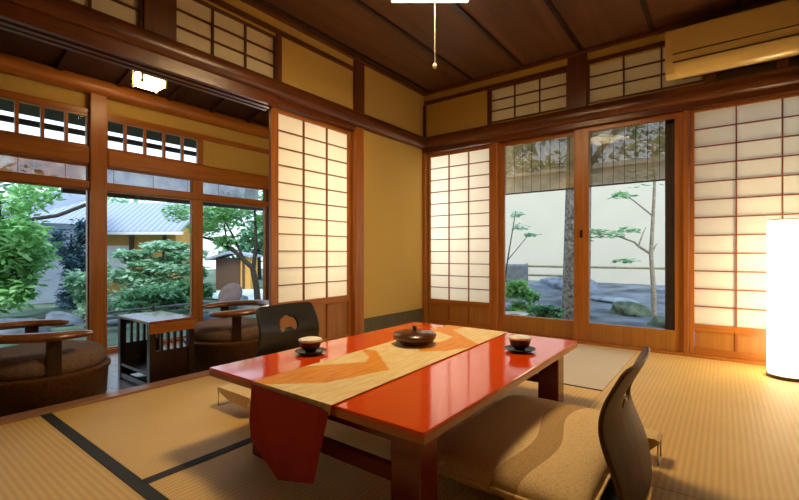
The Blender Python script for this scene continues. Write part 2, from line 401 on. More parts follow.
def shoji(label, pl, A0, A1, a0, a1, Z0, Z1, z0, z1, cols, rows, npan, d=.02):
    base = ((A0+A1)/2, d, Z0) if pl == 'B' else (pl-d, (A0+A1)/2, Z0)
    t = thing('shoji_screen', label, 'shoji screen', base, 0, 'sliding shoji screens')
    D0, D1 = d, d+.03
    ax = AX(pl)
    for p, q in ((A0, a0), (a1, A1)):
        b = NB(); pb(b, pl, p, q, D0, D1, Z0, Z1, .003); wobj('stile', b, POST['Z'], t)
    b = NB(); pb(b, pl, a0, a1, D0, D1, z1, Z1); wobj('top_rail', b, POST[ax], t)
    b = NB(); pb(b, pl, a0, a1, D0, D1, z0-.055, z0); wobj('middle_rail', b, POST[ax], t)
    b = NB(); pb(b, pl, a0, a1, D0, D1, Z0, Z0+.05); wobj('bottom_rail', b, POST[ax], t)
    for i in range(npan):
        p, q = a0+(a1-a0)*i/npan, a0+(a1-a0)*(i+1)/npan
        b = NB(); pb(b, pl, p+.006, q-.006, D0+.012, D1-.008, Z0+.05, z0-.055); wobj('kick_panel', b, PANEL, t)
    for i in range(1, npan):
        b = NB(); p = a0+(a1-a0)*i/npan; pb(b, pl, p-.008, p+.008, D0+.004, D1-.004, Z0+.05, z0-.055); wobj('muntin', b, LATT['Z'], t)
    b = NB(); lattice(b, pl, a0, a1, z0, z1, cols, rows, D0+.004, D1-.008); wobj('lattice', b, LATT['Z'], t)
    b = NB(); pb(b, pl, a0, a1, D1-.008, D1-.006, z0, z1); wobj('paper', b, PAPER, t)
    return t
shoji('tall papered lattice screen on the left wall beside the sunroom opening', 0, -2.07, -1.18, -2.0, -1.22, .02, 1.955, .43, 1.917, 3, 11, 3, d=.02)
shoji('narrow papered lattice screen in the room corner left of the glass doors', 'B', .034, .85, .069, .80, .022, 1.955, .30, 1.912, 3, 12, 3)
shoji('wide papered lattice screen behind the floor lamp', 'B', 2.527, 3.40, 2.56, 3.345, .022, 1.955, .26, 1.935, 3, 12, 3)

def ranma(num, pl, a0, a1, z0, z1, cols, rows):
    w = sempty('window_%d' % num, ((a0+a1)/2, 0, z0) if pl == 'B' else (pl, (a0+a1)/2, z0))
    ax = AX(pl); f = .014
    b = NB()
    pb(b, pl, a0, a1, -.012, .03, z0, z0+f); pb(b, pl, a0, a1, -.012, .03, z1-f, z1)
    pb(b, pl, a0, a0+f, -.012, .03, z0+f, z1-f); pb(b, pl, a1-f, a1, -.012, .03, z0+f, z1-f)
    wobj('window_frame', b, BEAM[ax], w)
    b = NB(); lattice(b, pl, a0+f, a1-f, z0+f, z1-f, cols, rows, -.004, .014, .011); wobj('lattice', b, BEAM[ax], w)
    b = NB(); pb(b, pl, a0+f, a1-f, .014, .016, z0+f, z1-f); wobj('paper', b, PAPER2, w)
ranma(1, 'B', .82, 1.60, 2.155, 2.51, 3, 3)
ranma(2, 'B', 1.77, 2.63, 2.155, 2.525, 3, 3)
ranma(3, 0, -2.81, -2.04, 2.13, 2.48, 3, 3)
ranma(4, 0, -3.76, -2.99, 2.13, 2.48, 3, 3)

# ------------------------------------------------------------------ glass doors on the back wall
def gdoor(num, A0, A1, g0, g1, d):
    t = sempty('door_%d' % num, ((A0+A1)/2, d, .022))
    for p, q in ((A0, g0), (g1, A1)):
        b = NB(); pb(b, 'B', p, q, d, d+.034, .022, 1.955, .003); wobj('door_stile', b, POST['Z'], t)
    b = NB(); pb(b, 'B', g0, g1, d, d+.034, 1.915, 1.955); wobj('door_rail', b, POST['X'], t)
    b = NB(); pb(b, 'B', g0, g1, d, d+.034, .022, .19, .003); wobj('door_panel', b, PANEL, t)
    b = NB(); pb(b, 'B', g0, g1, d+.014, d+.018, .19, 1.915); wobj('glass_pane', b, GLASS, t)
    return t
d1 = gdoor(1, .898, 1.71, .95, 1.645, .058)
d2 = gdoor(2, 1.645, 2.49, 1.775, 2.43, .018)
b = NB(); bx(b, 1.70, 1.722, .012, .019, .96, 1.03, .002); wobj('door_handle', b, DARKW['Z'], d2)
b = NB(); bx(b, 2.352, 2.50, .125, .17, 0, 2.0, .004); o = obj('trim_90', b, OUTW); o['kind'] = 'structure'

# ------------------------------------------------------------------ sunroom window wall
W = EX
def tr(y0, y1, z0, z1, dx0, dx1, mat=None, bev=.004, **k):
    b = NB(); bx(b, W+dx0, W+dx1, y0, y1, z0, z1, bev); return trim(b, mat or POST['Y'], **k)
tr(YF, -.70, EZ-.08, EZ+.035, -.06, .05)                         # sill
tr(-2.715, -2.585, EZ, 2.26, -.06, .06, POST['Z'])               # main pillar
tr(-1.775, -1.675, EZ+.03, 1.64, -.04, .03, POST['Z'])           # mullion
tr(-.855, -.70, EZ+.03, 1.64, -.05, .04, BEAM['Z'])              # right post
tr(-4.36, -4.24, EZ, 2.26, -.06, .06, POST['Z'])
for y0, y1 in ((-4.24, -2.715), (-2.585, -.70)):
    tr(y0, y1, 1.61, 1.77, -.06, .055, POST['Y'], .02)           # rail between transom rows
    tr(y0, y1, 1.395, 1.455, -.04, .045, POST['Y'])
    tr(y0, y1, 2.06, 2.11, -.04, .025, POST['Y'])                # ranma head
b = NB()
for y0, y1 in ((YF, -2.7), (-2.6, -.70)): bx(b, W-.05, W-.01, y0, y1, 2.10, 2.6)
bx(b, W-.05, W-.01, -1.68, -.70, 1.76, 2.10)
struct('wall_sunroom_window', b, PLASTER)
tr(-1.70, -1.66, 1.77, 2.06, -.04, .02, POST['Z'])
# log beam
b = NB(); lathe(b, [(.075, YF), (.075, -.70)], 20)
bmesh.ops.rotate(b, verts=b.verts, cent=(0, 0, 0), matrix=Matrix.Rotation(-PI/2, 3, 'X'))
bmesh.ops.translate(b, verts=b.verts, vec=(W+.03, 0, 2.315)); 
# rotate(-90 about X) maps z -> y
trim(b, POST['Y'], smooth=True)
def panes(num, y0, y1, z0, z1, f=.012, mull=()):
    w = sempty('window_%d' % num, (W, (y0+y1)/2, z0))
    b = NB()
    bx(b, W-.02, W+.02, y0, y1, z0, z0+f); bx(b, W-.02, W+.02, y0, y1, z1-f, z1)
    bx(b, W-.02, W+.02, y0, y0+f, z0+f, z1-f); bx(b, W-.02, W+.02, y1-f, y1, z0+f, z1-f)
    wobj('window_frame', b, POST['Y'], w)
    if mull:
        for m in mull:
            b = NB(); bx(b, W-.015, W+.018, m-.012, m+.012, z0+f, z1-f); wobj('muntin', b, POST['Z'], w)
    b = NB(); bx(b, W-.003, W+.001, y0+f, y1-f, z0+f, z1-f); wobj('glass_pane', b, GLASS, w)
k = 5
for y0, y1 in ((-4.24, -2.715), (-2.585, -1.775), (-1.675, -.855)):
    panes(k, y0, y1, EZ+.035, 1.395); k += 1
    panes(k, y0, y1, 1.455, 1.61); k += 1
panes(k, -4.24, -2.715, 1.77, 2.06, .018, [-2.715-.163*i for i in range(1, 9)]); k += 1
panes(k, -2.585, -1.70, 1.77, 2.06, .018, [-2.42, -2.245, -2.065, -1.88]); k += 1
# sloping sunroom ceiling with battens
SL = math.atan2(.45, 1.7)
b = NB(); prism(b, [(W-.1, 2.345), (-.10, 2.795), (-.10, 2.83), (W-.1, 2.38)], 'Y', YF, -.70); struct('ceiling_sunroom', b, DARKCEIL)
for y in (-4.3, -3.85, -3.4, -2.95, -2.5, -2.05, -1.6, -1.15):
    b = NB(); prism(b, [(W-.02, 2.325), (-.10, 2.775), (-.10, 2.80), (W-.02, 2.37)], 'Y', y-.02, y+.02); trim(b, DARKW['X'])

# ------------------------------------------------------------------ tatami mats
def mat_(label, x0, x1, y0, y1, m, borders, edge=.045):
    t = thing('tatami_mat', label, 'tatami mat', ((x0+x1)/2, (y0+y1)/2, -.03), 0, 'tatami mats on the floor')
    b = NB(); bx(b, x0+.001, x1-.001, y0+.001, y1-.001, -.03, 0.0, .002); wobj('mat_surface', b, m, t)
    for s in borders:
        b = NB(); e = edge if s[-1] != '-' else .014
        X0, X1, Y0, Y1 = x0+.001, x1-.001, y0+.001, y1-.001
        if s[0] == 'L': X1 = X0+e
        if s[0] == 'R': X0 = X1-e
        if s[0] == 'N': Y1 = Y0+e
        if s[0] == 'F': Y0 = Y1-e
        bx(b, X0, X1, Y0, Y1, -.01, .0022); wobj('cloth_border', b, HERI, t)
mat_('tatami mat beside the sunroom threshold, between the two dark borders', 0, 1.07, -3.42, -1.34, TATY, [])
mat_('tatami mat lying under the red table', 1.07, 2.17, -3.42, -1.34, TATY, ['L'])
mat_('tatami mat with painted daylight sheen along the back wall in front of the glass doors', 0, 2.17, -1.34, -.01, TATP, ['N-'])
mat_('tatami mat under the floor lamp on the right', 2.17, 3.30, -2.35, -.01, TATY, [])
mat_('tatami mat right of the table, behind the nearer floor chair', 2.17, 3.30, -4.7, -2.35, TATY, [])
mat_('tatami mat nearest the camera at lower left, along the dark border', 0, 2.17, -4.7, -3.42, TATX, ['F'])
mat_('narrow tatami strip along the right wall', 3.30, 3.75, -4.7, -.01, TATY, [])

# ------------------------------------------------------------------ low table
TX0, TX1, TY0, TY1, TZ = 1.0, 2.10, -3.13, -1.61, .333
t = thing('low_table', 'low red lacquered table in the middle of the tatami room', 'table', ((TX0+TX1)/2, (TY0+TY1)/2, 0))
b = NB(); bx(b, TX0, TX1, TY0, TY1, TZ-.012, TZ, .003); wobj('tabletop', b, LACQ, t)
b = NB()
e = .012; q = .05
for z0, z1, i0, i1 in ((TZ-.034, TZ-.012, 0, 0),):
    bx(b, TX0+.001, TX1-.001, TY0+.001, TY1-.001, z0, z1)
A = [(TX0+.001, TY0+.001), (TX1-.001, TY0+.001), (TX1-.001, TY1-.001), (TX0+.001, TY1-.001)]
B_ = [(TX0+q, TY0+q), (TX1-q, TY0+q), (TX1-q, TY1-q), (TX0+q, TY1-q)]
va = [b.verts.new((x, y, TZ-.034)) for x, y in A]; vb = [b.verts.new((x, y, TZ-.058)) for x, y in B_]
for i in range(4): b.faces.new((va[i], vb[i], vb[(i+1) % 4], va[(i+1) % 4]))
b.faces.new(vb)
o = wobj('tabletop_edge', b, LACQE, t); o['label'] = 'amber brown bevelled edge'
b = NB()
for y in (TY0+.09, TY1-.115): bx(b, TX0+.26, TX1-.12, y, y+.025, TZ-.10, TZ-.05)
for x in (TX0+.24, TX1-.115): bx(b, x, x+.025, TY0+.12, TY1-.12, TZ-.10, TZ-.05)
wobj('apron', b, LACQD, t)
for x0, x1 in ((TX0+.22, TX0+.33), (TX1-.165, TX1-.055)):
    for y0, y1 in ((TY0+.06, TY0+.16), (TY1-.16, TY1-.06)):
        b = NB(); bx(b, x0, x1, y0, y1, 0.0025, TZ-.05, .006); wobj('leg', b, LACQD, t)
for y in (TY0+.095, TY1-.125):
    b = NB(); bx(b, TX0+.33, TX1-.165, y, y+.03, .10, .15, .004); wobj('stretcher', b, LACQD, t)

# ------------------------------------------------------------------ table runner
def inpoly(u, v, P):
    c = False; j = len(P)-1
    for i in range(len(P)):
        (xi, yi), (xj, yj) = P[i], P[j]
        if (yi > v) != (yj > v) and u < (xj-xi)*(v-yi)/(yj-yi)+xi: c = not c
        j = i
    return c
PA = [(-.05, .0), (.17, 0), (.57, .10), (.78, .28), (.16, .43), (-.05, .42), (.30, .35), (.40, .30), (.08, .19), (-.05, .15)]
PB = [(.60, .50), (.85, .56), (1.05, .70), (.80, .76), (.26, .90), (.31, 1.0), (-.05, 1.0), (-.05, .82), (.22, .82), (.52, .77), (.55, .66), (.3, .62)]
def runner_mat():
    m, nt, b, out = newmat('runner_silk'); L = nt.links.new
    b.inputs['Roughness'].default_value = .5; b.inputs['Specular IOR Level'].default_value = .3
    at = nt.nodes.new('ShaderNodeAttribute'); at.attribute_name = 'leafy'
    tc = nt.nodes.new('ShaderNodeTexCoord'); mp = nt.nodes.new('ShaderNodeMapping'); mp.inputs['Scale'].default_value = (40, 8, 1)
    mp.inputs['Rotation'].default_value = (0, 0, .5)
    n = nt.nodes.new('ShaderNodeTexNoise'); n.inputs['Scale'].default_value = 1.2; n.inputs['Detail'].default_value = 5
    L(tc.outputs['Object'], mp.inputs['Vector']); L(mp.outputs[0], n.inputs['Vector'])
    r1 = nt.nodes.new('ShaderNodeValToRGB'); r1.color_ramp.elements[0].position = .3; r1.color_ramp.elements[1].position = .7
    r1.color_ramp.elements[0].color = lin(.84, .60, .24); r1.color_ramp.elements[1].color = lin(.97, .84, .52)
    r2 = nt.nodes.new('ShaderNodeValToRGB'); r2.color_ramp.elements[0].position = .3; r2.color_ramp.elements[1].position = .7
    r2.color_ramp.elements[0].color = lin(.74, .25, .015); r2.color_ramp.elements[1].color = lin(.90, .40, .05)
    L(n.outputs['Fac'], r1.inputs['Fac']); L(n.outputs['Fac'], r2.inputs['Fac'])
    mx = nt.nodes.new('ShaderNodeMixRGB'); L(at.outputs['Fac'], mx.inputs['Fac']); L(r1.outputs[0], mx.inputs['Color1']); L(r2.outputs[0], mx.inputs['Color2'])
    L(mx.outputs[0], b.inputs['Base Color'])
    return m
t = thing('table_runner', 'gold and orange leaf patterned cloth runner laid along the red table', 'table runner', (1.52, -2.35, TZ))
NU, NV = 60, 160
verts, faces, att = [], [], []
def rpos(u, v):
    x = 1.335-.06*v+.42*u
    y = TY0-.012+1.55*v
    y = min(y, TY1-.002)
    z = TZ+.0035
    return (x, y, z)
for j in range(NV+1):
    for i in range(NU+1):
        u, v = i/NU, j/NV
        x, y, z = rpos(u, v); verts.append((x-1.52, y+2.35, z-TZ))
        att.append(1.0 if (inpoly(u, v, PA) or inpoly(u, v, PB)) else 0.0)
# fold over the near edge
for j in range(NV):
    for i in range(NU):
        a = j*(NU+1)+i; faces.append((a, a+1, a+NU+2, a+NU+1))
me = bpy.data.meshes.new('runner_top'); me.from_pydata(verts, [], faces)
a = me.attributes.new('leafy', 'FLOAT', 'POINT'); a.data.foreach_set('value', att)
me.materials.append(runner_mat())
o = link(bpy.data.objects.new('runner_top', me)); o.parent = t
md = o.modifiers.new('thick', 'SOLIDIFY'); md.thickness = .002; md.offset = 1
# gold turnover then red hanging end
b = NB(); yE = TY0-.012
P = [(1.335, TZ+.004), (1.755, TZ+.004), (1.752, TZ-.028), (1.335, TZ-.012)]
vs = [b.verts.new((x, yE-.001 if z > TZ else yE-.004, z)) for x, z in P]; b.faces.new(vs)
bmesh.ops.solidify(b, geom=b.faces[:], thickness=.002)
o = wobj('runner_fold', b, runner_mat(), t)
b = NB()
P = [(1.335, TZ-.004), (1.748, TZ-.02), (1.70, .25), (1.684, .07), (1.50, .022), (1.345, .13), (1.335, .2)]
vs = [b.verts.new((x, yE-.003-.012*math.sin((TZ-z)*9), z)) for x, z in P]; b.faces.new(vs)
r = bmesh.ops.triangulate(b, faces=b.faces[:]); bmesh.ops.solidify(b, geom=b.faces[:], thickness=.003)
o = wobj('hanging_end', b, REDCLOTH, t); o['label'] = 'plain red hanging end of the runner'

# ------------------------------------------------------------------ lidded bowl and cups
def vase(name, prof, mat, parent, seg=40): 
    b = NB(); lathe(b, prof, seg); return obj(name, b, mat, parent, smooth=True)
t = thing('lidded_bowl', 'dark brown wooden lidded sweets bowl on the table runner', 'bowl', (1.44, -2.235, TZ+.0056))
vase('bowl_body', [(.045, 0), (.07, .0), (.074, .008), (.098, .018), (.112, .036), (.112, .044), (.10, .046)], BOWLW, t)
l = vase('lid', [(.114, .046), (.116, .052), (.108, .060), (.07, .068), (.03, .072), (.005, .073)], BOWLW, t)
b = NB(); lathe(b, [(.010, .071), (.009, .080), (.015, .085), (.013, .093), (.004, .096)], 16); obj('knob', b, BOWLW, l, smooth=True)
def cup(loc, lab):
    s = thing('saucer', 'dark lacquer saucer '+lab, 'saucer', loc, 0, 'saucers on the red table')
    b = NB(); lathe(b, [(.034, 0), (.038, .004), (.064, .009), (.076, .016), (.074, .017), (.056, .011), (.02, .010)], 36); obj('saucer_dish', b, SAUCER, s, smooth=True)
    c = thing('teacup', 'dark teacup with a white lid, '+lab, 'teacup', (loc[0], loc[1], loc[2]+.0112), 0, 'teacups on the red table')
    b = NB(); lathe(b, [(.022, 0), (.027, .002), (.028, .008), (.040, .014), (.048, .028), (.051, .044), (.052, .050)], 36, cap1=False); obj('cup_body', b, CUPD, c, smooth=True)
    b = NB(); lathe(b, [(.050, .0495), (.056, .0505), (.0575, .055), (.056, .060), (.045, .064), (.02, .066), (.004, .0665)], 36); obj('lid', b, CUPW, c, smooth=True)
cup((1.15, -2.70, TZ), 'at the table edge before the black floor chair')
cup((1.94, -2.04, TZ), 'at the table corner nearest the glass doors')

# ------------------------------------------------------------------ floor chairs (legless)
def hole_r(th):
    P = [(-.078, -.034), (-.076, .006), (-.062, .030), (-.034, .038), (-.020, .048), (0, .052), (.020, .048), (.034, .038), (.062, .030), (.076, .006), (.078, -.034), (.060, -.050), (.040, -.042), (.018, -.026), (-.018, -.026), (-.040, -.042), (-.060, -.050)]
    c, s = math.cos(th), math.sin(th); best = .0
    for i in range(len(P)):
        (x1, y1), (x2, y2) = P[i], P[(i+1) % len(P)]
        ex, ey = x2-x1, y2-y1; den = c*ey-s*ex
        if abs(den) < 1e-9: continue
        tt = (x1*ey-y1*ex)/den; uu = (s*x1-c*y1)/den
        if tt > 0 and -1e-6 <= uu <= 1+1e-6: best = max(best, tt)
    return best or .012
def make_zaisu(name, label, bmat):
    """sitter faces local +X, backrest at local x = 0, spans local y"""
    t = thing(name, label, 'floor chair', (0, 0, 0), 0, 'legless floor chairs at the red table')
    b = NB(); N, Mr = 180, 14; hz = .355; Hh, Hw = .475, .262
    def outer(th):
        c, s = math.cos(th), math.sin(th)
        top, bot = Hh-hz, hz-.03
        k = 13.0; w = Hw
        a = (abs(c)/w)**k + (abs(s)/(top if s > 0 else bot))**k
        return a**(-1/k)
    def shell(y, z):
        w = 1-.12*max(0, min(1, (z-.03)/.44)) if z > .2 else 1-.12*.4*max(0, (z-.03)/.17)
        # S profile: forward at z=.28, back at top and foot
        x = .07*math.exp(-((z-.30)/.15)**2) - .045 - .012*max(0, (z-.36)/.11)**1.5
        x += .022*(y/.25)**2
        return Vector((x, y*w, z))
    rings = []
    for j in range(Mr+1):
        f = j/Mr; ring = []
        for i in range(N):
            th = 2*PI*i/N; r0, r1 = hole_r(th), outer(th); r = r0+(r1-r0)*f
            ring.append(b.verts.new(shell(r*math.cos(th), hz+r*math.sin(th))))
        rings.append(ring)
    for p, q in zip(rings, rings[1:]):
        for i in range(N): b.faces.new((p[i], p[(i+1) % N], q[(i+1) % N], q[i]))
    o = obj('backrest', b, bmat, t, smooth=True)
    md = o.modifiers.new('thick', 'SOLIDIFY'); md.thickness = .011; md.offset = 0
    b = NB()
    n_ = 16
    for yy in (0,):
        prof = [(-.035, .004), (.50, .004), (.51, .012), (.50, .020), (.02, .020), (-.02, .024), (-.035, .02)]
        prism(b, [(u, v) for u, v in prof], 'Y', -.20, .20)
    obj('seat_base', b, BLACK, t)
    return t
BACKB = wood('brown_backrest_veneer', lin(.06, .022, .004), lin(.14, .055, .012), 'Z', .55, 10, 0)
make_zaisu('floor_chair', 'black legless floor chair with a cut-out handle, between the table and the sunroom', BLACK).location = (.42, -2.27, 0)
z2 = make_zaisu('floor_chair', 'brown legless floor chair with a curved back, at right, seen from behind', BACKB)
z2.location = (2.50, -2.47, 0); z2.rotation_euler = (0, 0, PI)
for o in z2.children:
    pass

def cushion(name, label, loc, sx, sy, h, mat, cat='cushion'):
    t = thing(name, label, cat, loc, 0, 'seat cushions of the floor chairs')
    b = NB(); n_ = 36
    def hgt(u, v):
        e = (1-abs(u)**4)*(1-abs(v)**4)
        return max(0, e)**.42
    top, bot = [], []
    for j in range(n_+1):
        for i in range(n_+1):
            u, v = -1+2*i/n_, -1+2*j/n_
            pin = 1-.05*(abs(u)**2)*(1-abs(v)**2)*0 - .03*(1-abs(u*v))**2*0
            x, y = u*sx/2*(1-.035*(1-v*v)*abs(u)**6*0+.0), v*sy/2
            g = hgt(u, v)
            top.append(b.verts.new((x, y, .42*h+.58*h*g))); bot.append(b.verts.new((x, y, .42*h-.42*h*min(1, g*1.3))))
    K = n_+1
    for j in range(n_):
        for i in range(n_):
            a = j*K+i
            b.faces.new((top[a], top[a+1], top[a+K+1], top[a+K])); b.faces.new((bot[a], bot[a+K], bot[a+K+1], bot[a+1]))
    bmesh.ops.remove_doubles(b, verts=b.verts, dist=1e-5)
    obj('cover', b, mat, t, smooth=True, ang=80)
    b = NB()
    pts = [(-1, -1), (1, -1), (1, 1), (-1, 1)]
    loop = []
    for k in range(4):
        p, q = pts[k], pts[(k+1) % 4]
        for s in range(12):
            f = s/12; loop.append(((p[0]+(q[0]-p[0])*f)*sx/2, (p[1]+(q[1]-p[1])*f)*sy/2, .42*h))
    loop.append(loop[0]); tube(b, loop, .006, 8); obj('piping', b, mat, t, smooth=True)
    return t
cushion('seat_cushion', 'thick beige seat cushion with a painted wavy shadow band, on the right floor chair', (2.15, -2.40, .0225), .58, .86, .115, CUSHB)
cushion('seat_cushion', 'thick beige seat cushion under the left edge of the table', (.80, -2.24, .0225), .56, .62, .10, CUSH)

def armrest(label, loc, rz, ln=.302):
    """low pad on thin wire legs; outer end at local x = 0, pad runs to local +x"""
    t = thing('armrest', label, 'armrest', loc, rz, 'low armrests beside the floor chairs')
    b = NB(); prism(b, [(0, .094), (.012, .102), (ln-.012, .102), (ln, .094), (ln, .084), (ln*.86, .045), (ln*.4, .045), (.0, .088)], 'Y', -.05, .05); obj('pad', b, CUSH, t)
    for x in (.006, ln-.006):
        b = NB(); tube(b, [(x, -.045, .095), (x, -.045, .003), (x, .045, .003), (x, .045, .095)], .0032, 8); obj('leg', b, METAL, t, smooth=True)
    return t
armrest('low beige armrest on thin wire legs by the left end of the table', (.575, -2.80, .0), 0)
armrest('low beige armrest on thin wire legs beyond the right floor chair', (2.55, -2.135, .0), PI, .105)

# ------------------------------------------------------------------ floor lamp
t = thing('floor_lamp', 'tall glowing white paper cylinder lamp standing on the tatami', 'floor lamp', (3.085, -.30, 0))
b = NB(); lathe(b, [(.10, .001), (.112, .001), (.112, .022), (.10, .024)], 40); obj('base', b, DARKW['X'], t, smooth=True)
b = NB(); lathe(b, [(.098, .025), (.107, .03), (.107, 1.02), (.10, 1.035)], 48, cap1=False); obj('lamp_shade', b, FLSH, t, smooth=True)
b = NB(); lathe(b, [(.100, 1.030), (.104, 1.038), (.100, 1.042), (.09, 1.042)], 48, cap0=False, cap1=False); obj('top_ring', b, CORD, t, smooth=True)

# ------------------------------------------------------------------ air conditioner
AX0, AX1 = 2.385, 3.22
t = thing('air_conditioner', 'cream wall air conditioner above the right screen under the ceiling', 'air conditioner', ((AX0+AX1)/2, -.1, 2.17))
b = NB(); prism(b, [(-.03, 2.20), (-.15, 2.172), (-.195, 2.20), (-.215, 2.265), (-.222, 2.33), (-.222, 2.52), (-.205, 2.535), (-.03, 2.535)], 'X', AX0, AX1); wobj('casing', b, ACM, t, smooth=True, ang=25)
b = NB(); bx(b, AX0+.05, AX1-.03, -.2245, -.215, 2.333, 2.342); bx(b, AX0+.05, AX1-.03, -.2230, -.205, 2.272, 2.281); wobj('panel_gap', b, ACD, t)
b = NB(); bx(b, AX0+.045, AX1-.03, -.2250, -.21, 2.345, 2.515, .002); wobj('front_panel', b, ACM, t)
b = NB(); prism(b, [(-.1545, 2.174), (-.1985, 2.201), (-.2185, 2.268), (-.21, 2.27), (-.19, 2.206), (-.153, 2.182)], 'X', AX0+.06, AX1-.03); wobj('air_flap', b, ACG, t, smooth=True, ang=50)
b = NB(); bx(b, AX0+.1, AX1-.1, -.03, -.0125, 2.2, 2.5); wobj('mounting_plate', b, ACD, t)

# ------------------------------------------------------------------ lamps overhead
LX, LY = 1.46, -2.09
t = thing('ceiling_lamp', 'square white ceiling lamp with a pull cord at the top of the photo', 'ceiling lamp', (LX, LY, 2.34), YAW)
b = NB(); bx(b, -.225, .225, -.225, .225, 0, .02, .008); obj('diffuser', b, SHADE, t)
b = NB()
for a_, c_ in ((-.235, -.229), (.229, .235)):
    bx(b, a_, c_, -.235, .235, .004, .13); bx(b, -.229, .229, a_, c_, .004, .13)
bx(b, -.229, .229, -.229, .229, .12, .128); obj('lamp_shade', b, PAPER, t)
b = NB()
for s in (-1, 1):
    bx(b, -.245, .245, s*.24-.006, s*.24+.006, .125, .145); bx(b, s*.24-.006, s*.24+.006, -.245, .245, .125, .145)
obj('frame', b, DARKW['X'], t)
b = NB(); lathe(b, [(.06, .13), (.06, .29), (.07, .31)], 20); obj('stem', b, DARKW['Z'], t, smooth=True)
b = NB(); tube(b, [(.012, 0, -.47), (.012, 0, 0)], .0022, 6); pc = obj('pull_cord', b, CORD, t)
b = NB(); lathe(b, [(.003, -.468), (.011, -.476), (.012, -.488), (.007, -.498), (.002, -.50)], 14, .012, 0); obj('knob', b, CORD, pc, smooth=True)

t = thing('pendant_lamp', 'small square glowing lamp hanging from the sunroom ceiling', 'pendant lamp', (-1.1, -2.49, 2.205), 0)
b = NB(); bx(b, -.085, .085, -.085, .085, .012, .128); obj('lamp_shade', b, ENGL, t)
b = NB()
for sx in (-1, 1):
    for sy in (-1, 1): bx(b, sx*.092-.006, sx*.092+.006, sy*.092-.006, sy*.092+.006, 0, .145)
for sx in (-1, 1):
    for z in (.02, .07, .12):
        bx(b, sx*.092-.004, sx*.092+.004, -.105, .105, z-.004, z+.004); bx(b, -.105, .105, sx*.092-.004, sx*.092+.004, z-.004, z+.004)
obj('frame', b, BAMB, t)
b = NB(); bx(b, -.05, .05, -.05, .05, .128, .15); tube(b, [(0, 0, .15), (0, 0, .335)], .012, 10); obj('stem', b, DARKW['Z'], t)

# ------------------------------------------------------------------ sunroom furniture
def tubchair(label, loc, alpha):
    """round horseshoe armchair, opening towards local +Y"""
    t = thing('tub_armchair', label, 'armchair', loc, -alpha, 'round armchairs in the sunroom')
    b = NB(); lathe(b, [(.28, .0), (.30, .004), (.328, .05), (.338, .21), (.35, .225), (.35, .245), (.33, .255), (.30, .24)], 48); obj('base', b, TUB, t, smooth=True)
    b = NB(); lathe(b, [(.28, .242), (.31, .25), (.325, .275), (.322, .315), (.295, .345), (.22, .362), (.10, .368), (.02, .369)], 48); obj('seat_cushion', b, ROUNDC, t, smooth=True)
    b = NB(); pts = []; 
    rad = []
    for i in range(41):
        a = math.radians(55+ (305-55)*i/40)   # angle from +Y clockwise
        r = .325; 
        pts.append((r*math.sin(a), r*math.cos(a), .468+.014*math.cos(a-PI)))
        f = min(i, 40-i)/40; rad.append(.030+.012*(1-math.exp(-f*14)) if f > 0 else .018)
    tube(b, pts, rad, 14, sq=(1.25, .62)); obj('arm_rail', b, CHAIRW, t, smooth=True)
    for a in (88, 152, 208, 272):
        a = math.radians(a); b = NB(); c, s = math.sin(a)*.318, math.cos(a)*.318
        bx(b, -.014, .014, -.034, .034, .22, .468, .005)
        bmesh.ops.rotate(b, verts=b.verts, cent=(0, 0, 0), matrix=Matrix.Rotation(PI/2-a, 3, 'Z')); bmesh.ops.translate(b, verts=b.verts, vec=(c, s, 0))
        obj('arm_post', b, DARKW['Z'], t)
    return t
tubchair('round horseshoe armchair with brown cushion at the left edge of the photo', (-.475, -3.36, EZ), math.radians(4))
tubchair('round horseshoe armchair with brown cushion behind the black floor chair', (-.47, -2.125, EZ), math.radians(203))

QX0, QX1, QY0, QY1, QH = -.80, -.27, -2.84, -2.53, .365
t = thing('side_table', 'dark slatted side table with reddish top between the round armchairs', 'side table', ((QX0+QX1)/2, (QY0+QY1)/2, EZ))
TOPW = wood('side_table_top_wood', lin(.22, .06, .02), lin(.34, .11, .04), 'X', .12, 10, .4)
b = NB(); bx(b, QX0, QX1, QY0, QY1, QH-.02, QH, .004); wobj('table_top', b, TOPW, t)
b = NB(); bx(b, QX1-.02, QX1+.001, QY0+.002, QY1-.002, QH-.085, QH-.02, .003); o = wobj('apron', b, POST['Y'], t); o['label'] = 'orange wooden apron'
for x in (QX0+.005, QX1-.045):
    for y in (QY0+.005, QY1-.045):
        b = NB(); bx(b, x, x+.04, y, y+.04, EZ, QH-.02); wobj('leg', b, DARKW['Z'], t)
for x in (QX1-.035, QX0+.01):
    b = NB(); bx(b, x, x+.02, QY0+.045, QY1-.045, EZ+.02, QH-.205); wobj('side_panel', b, DARKW['Y'], t)
b = NB(); bx(b, QX0+.01, QX0+.03, QY0+.045, QY1-.045, QH-.06, QH-.02); wobj('top_rail', b, DARKW['Y'], t)
for x in (QX1-.035, QX0+.01):
    for i in range(4):
        y = QY0+.045+(QY1-QY0-.09)*(i+1)/5
        b = NB(); bx(b, x, x+.018, y-.008, y+.008, QH-.205, QH-.06 if x < -.5 else QH-.02); wobj('slat', b, DARKW['Z'], t)
b = NB(); bx(b, QX0+.045, QX1-.045, QY0+.01, QY1-.01, EZ+.10, EZ+.12); wobj('shelf', b, DARKW['X'], t)
for y in (QY0+.01, QY1-.03):
    b = NB(); bx(b, QX0+.045, QX1-.045, y, y+.02, EZ+.015, EZ+.05); wobj('bottom_rail', b, DARKW['X'], t)

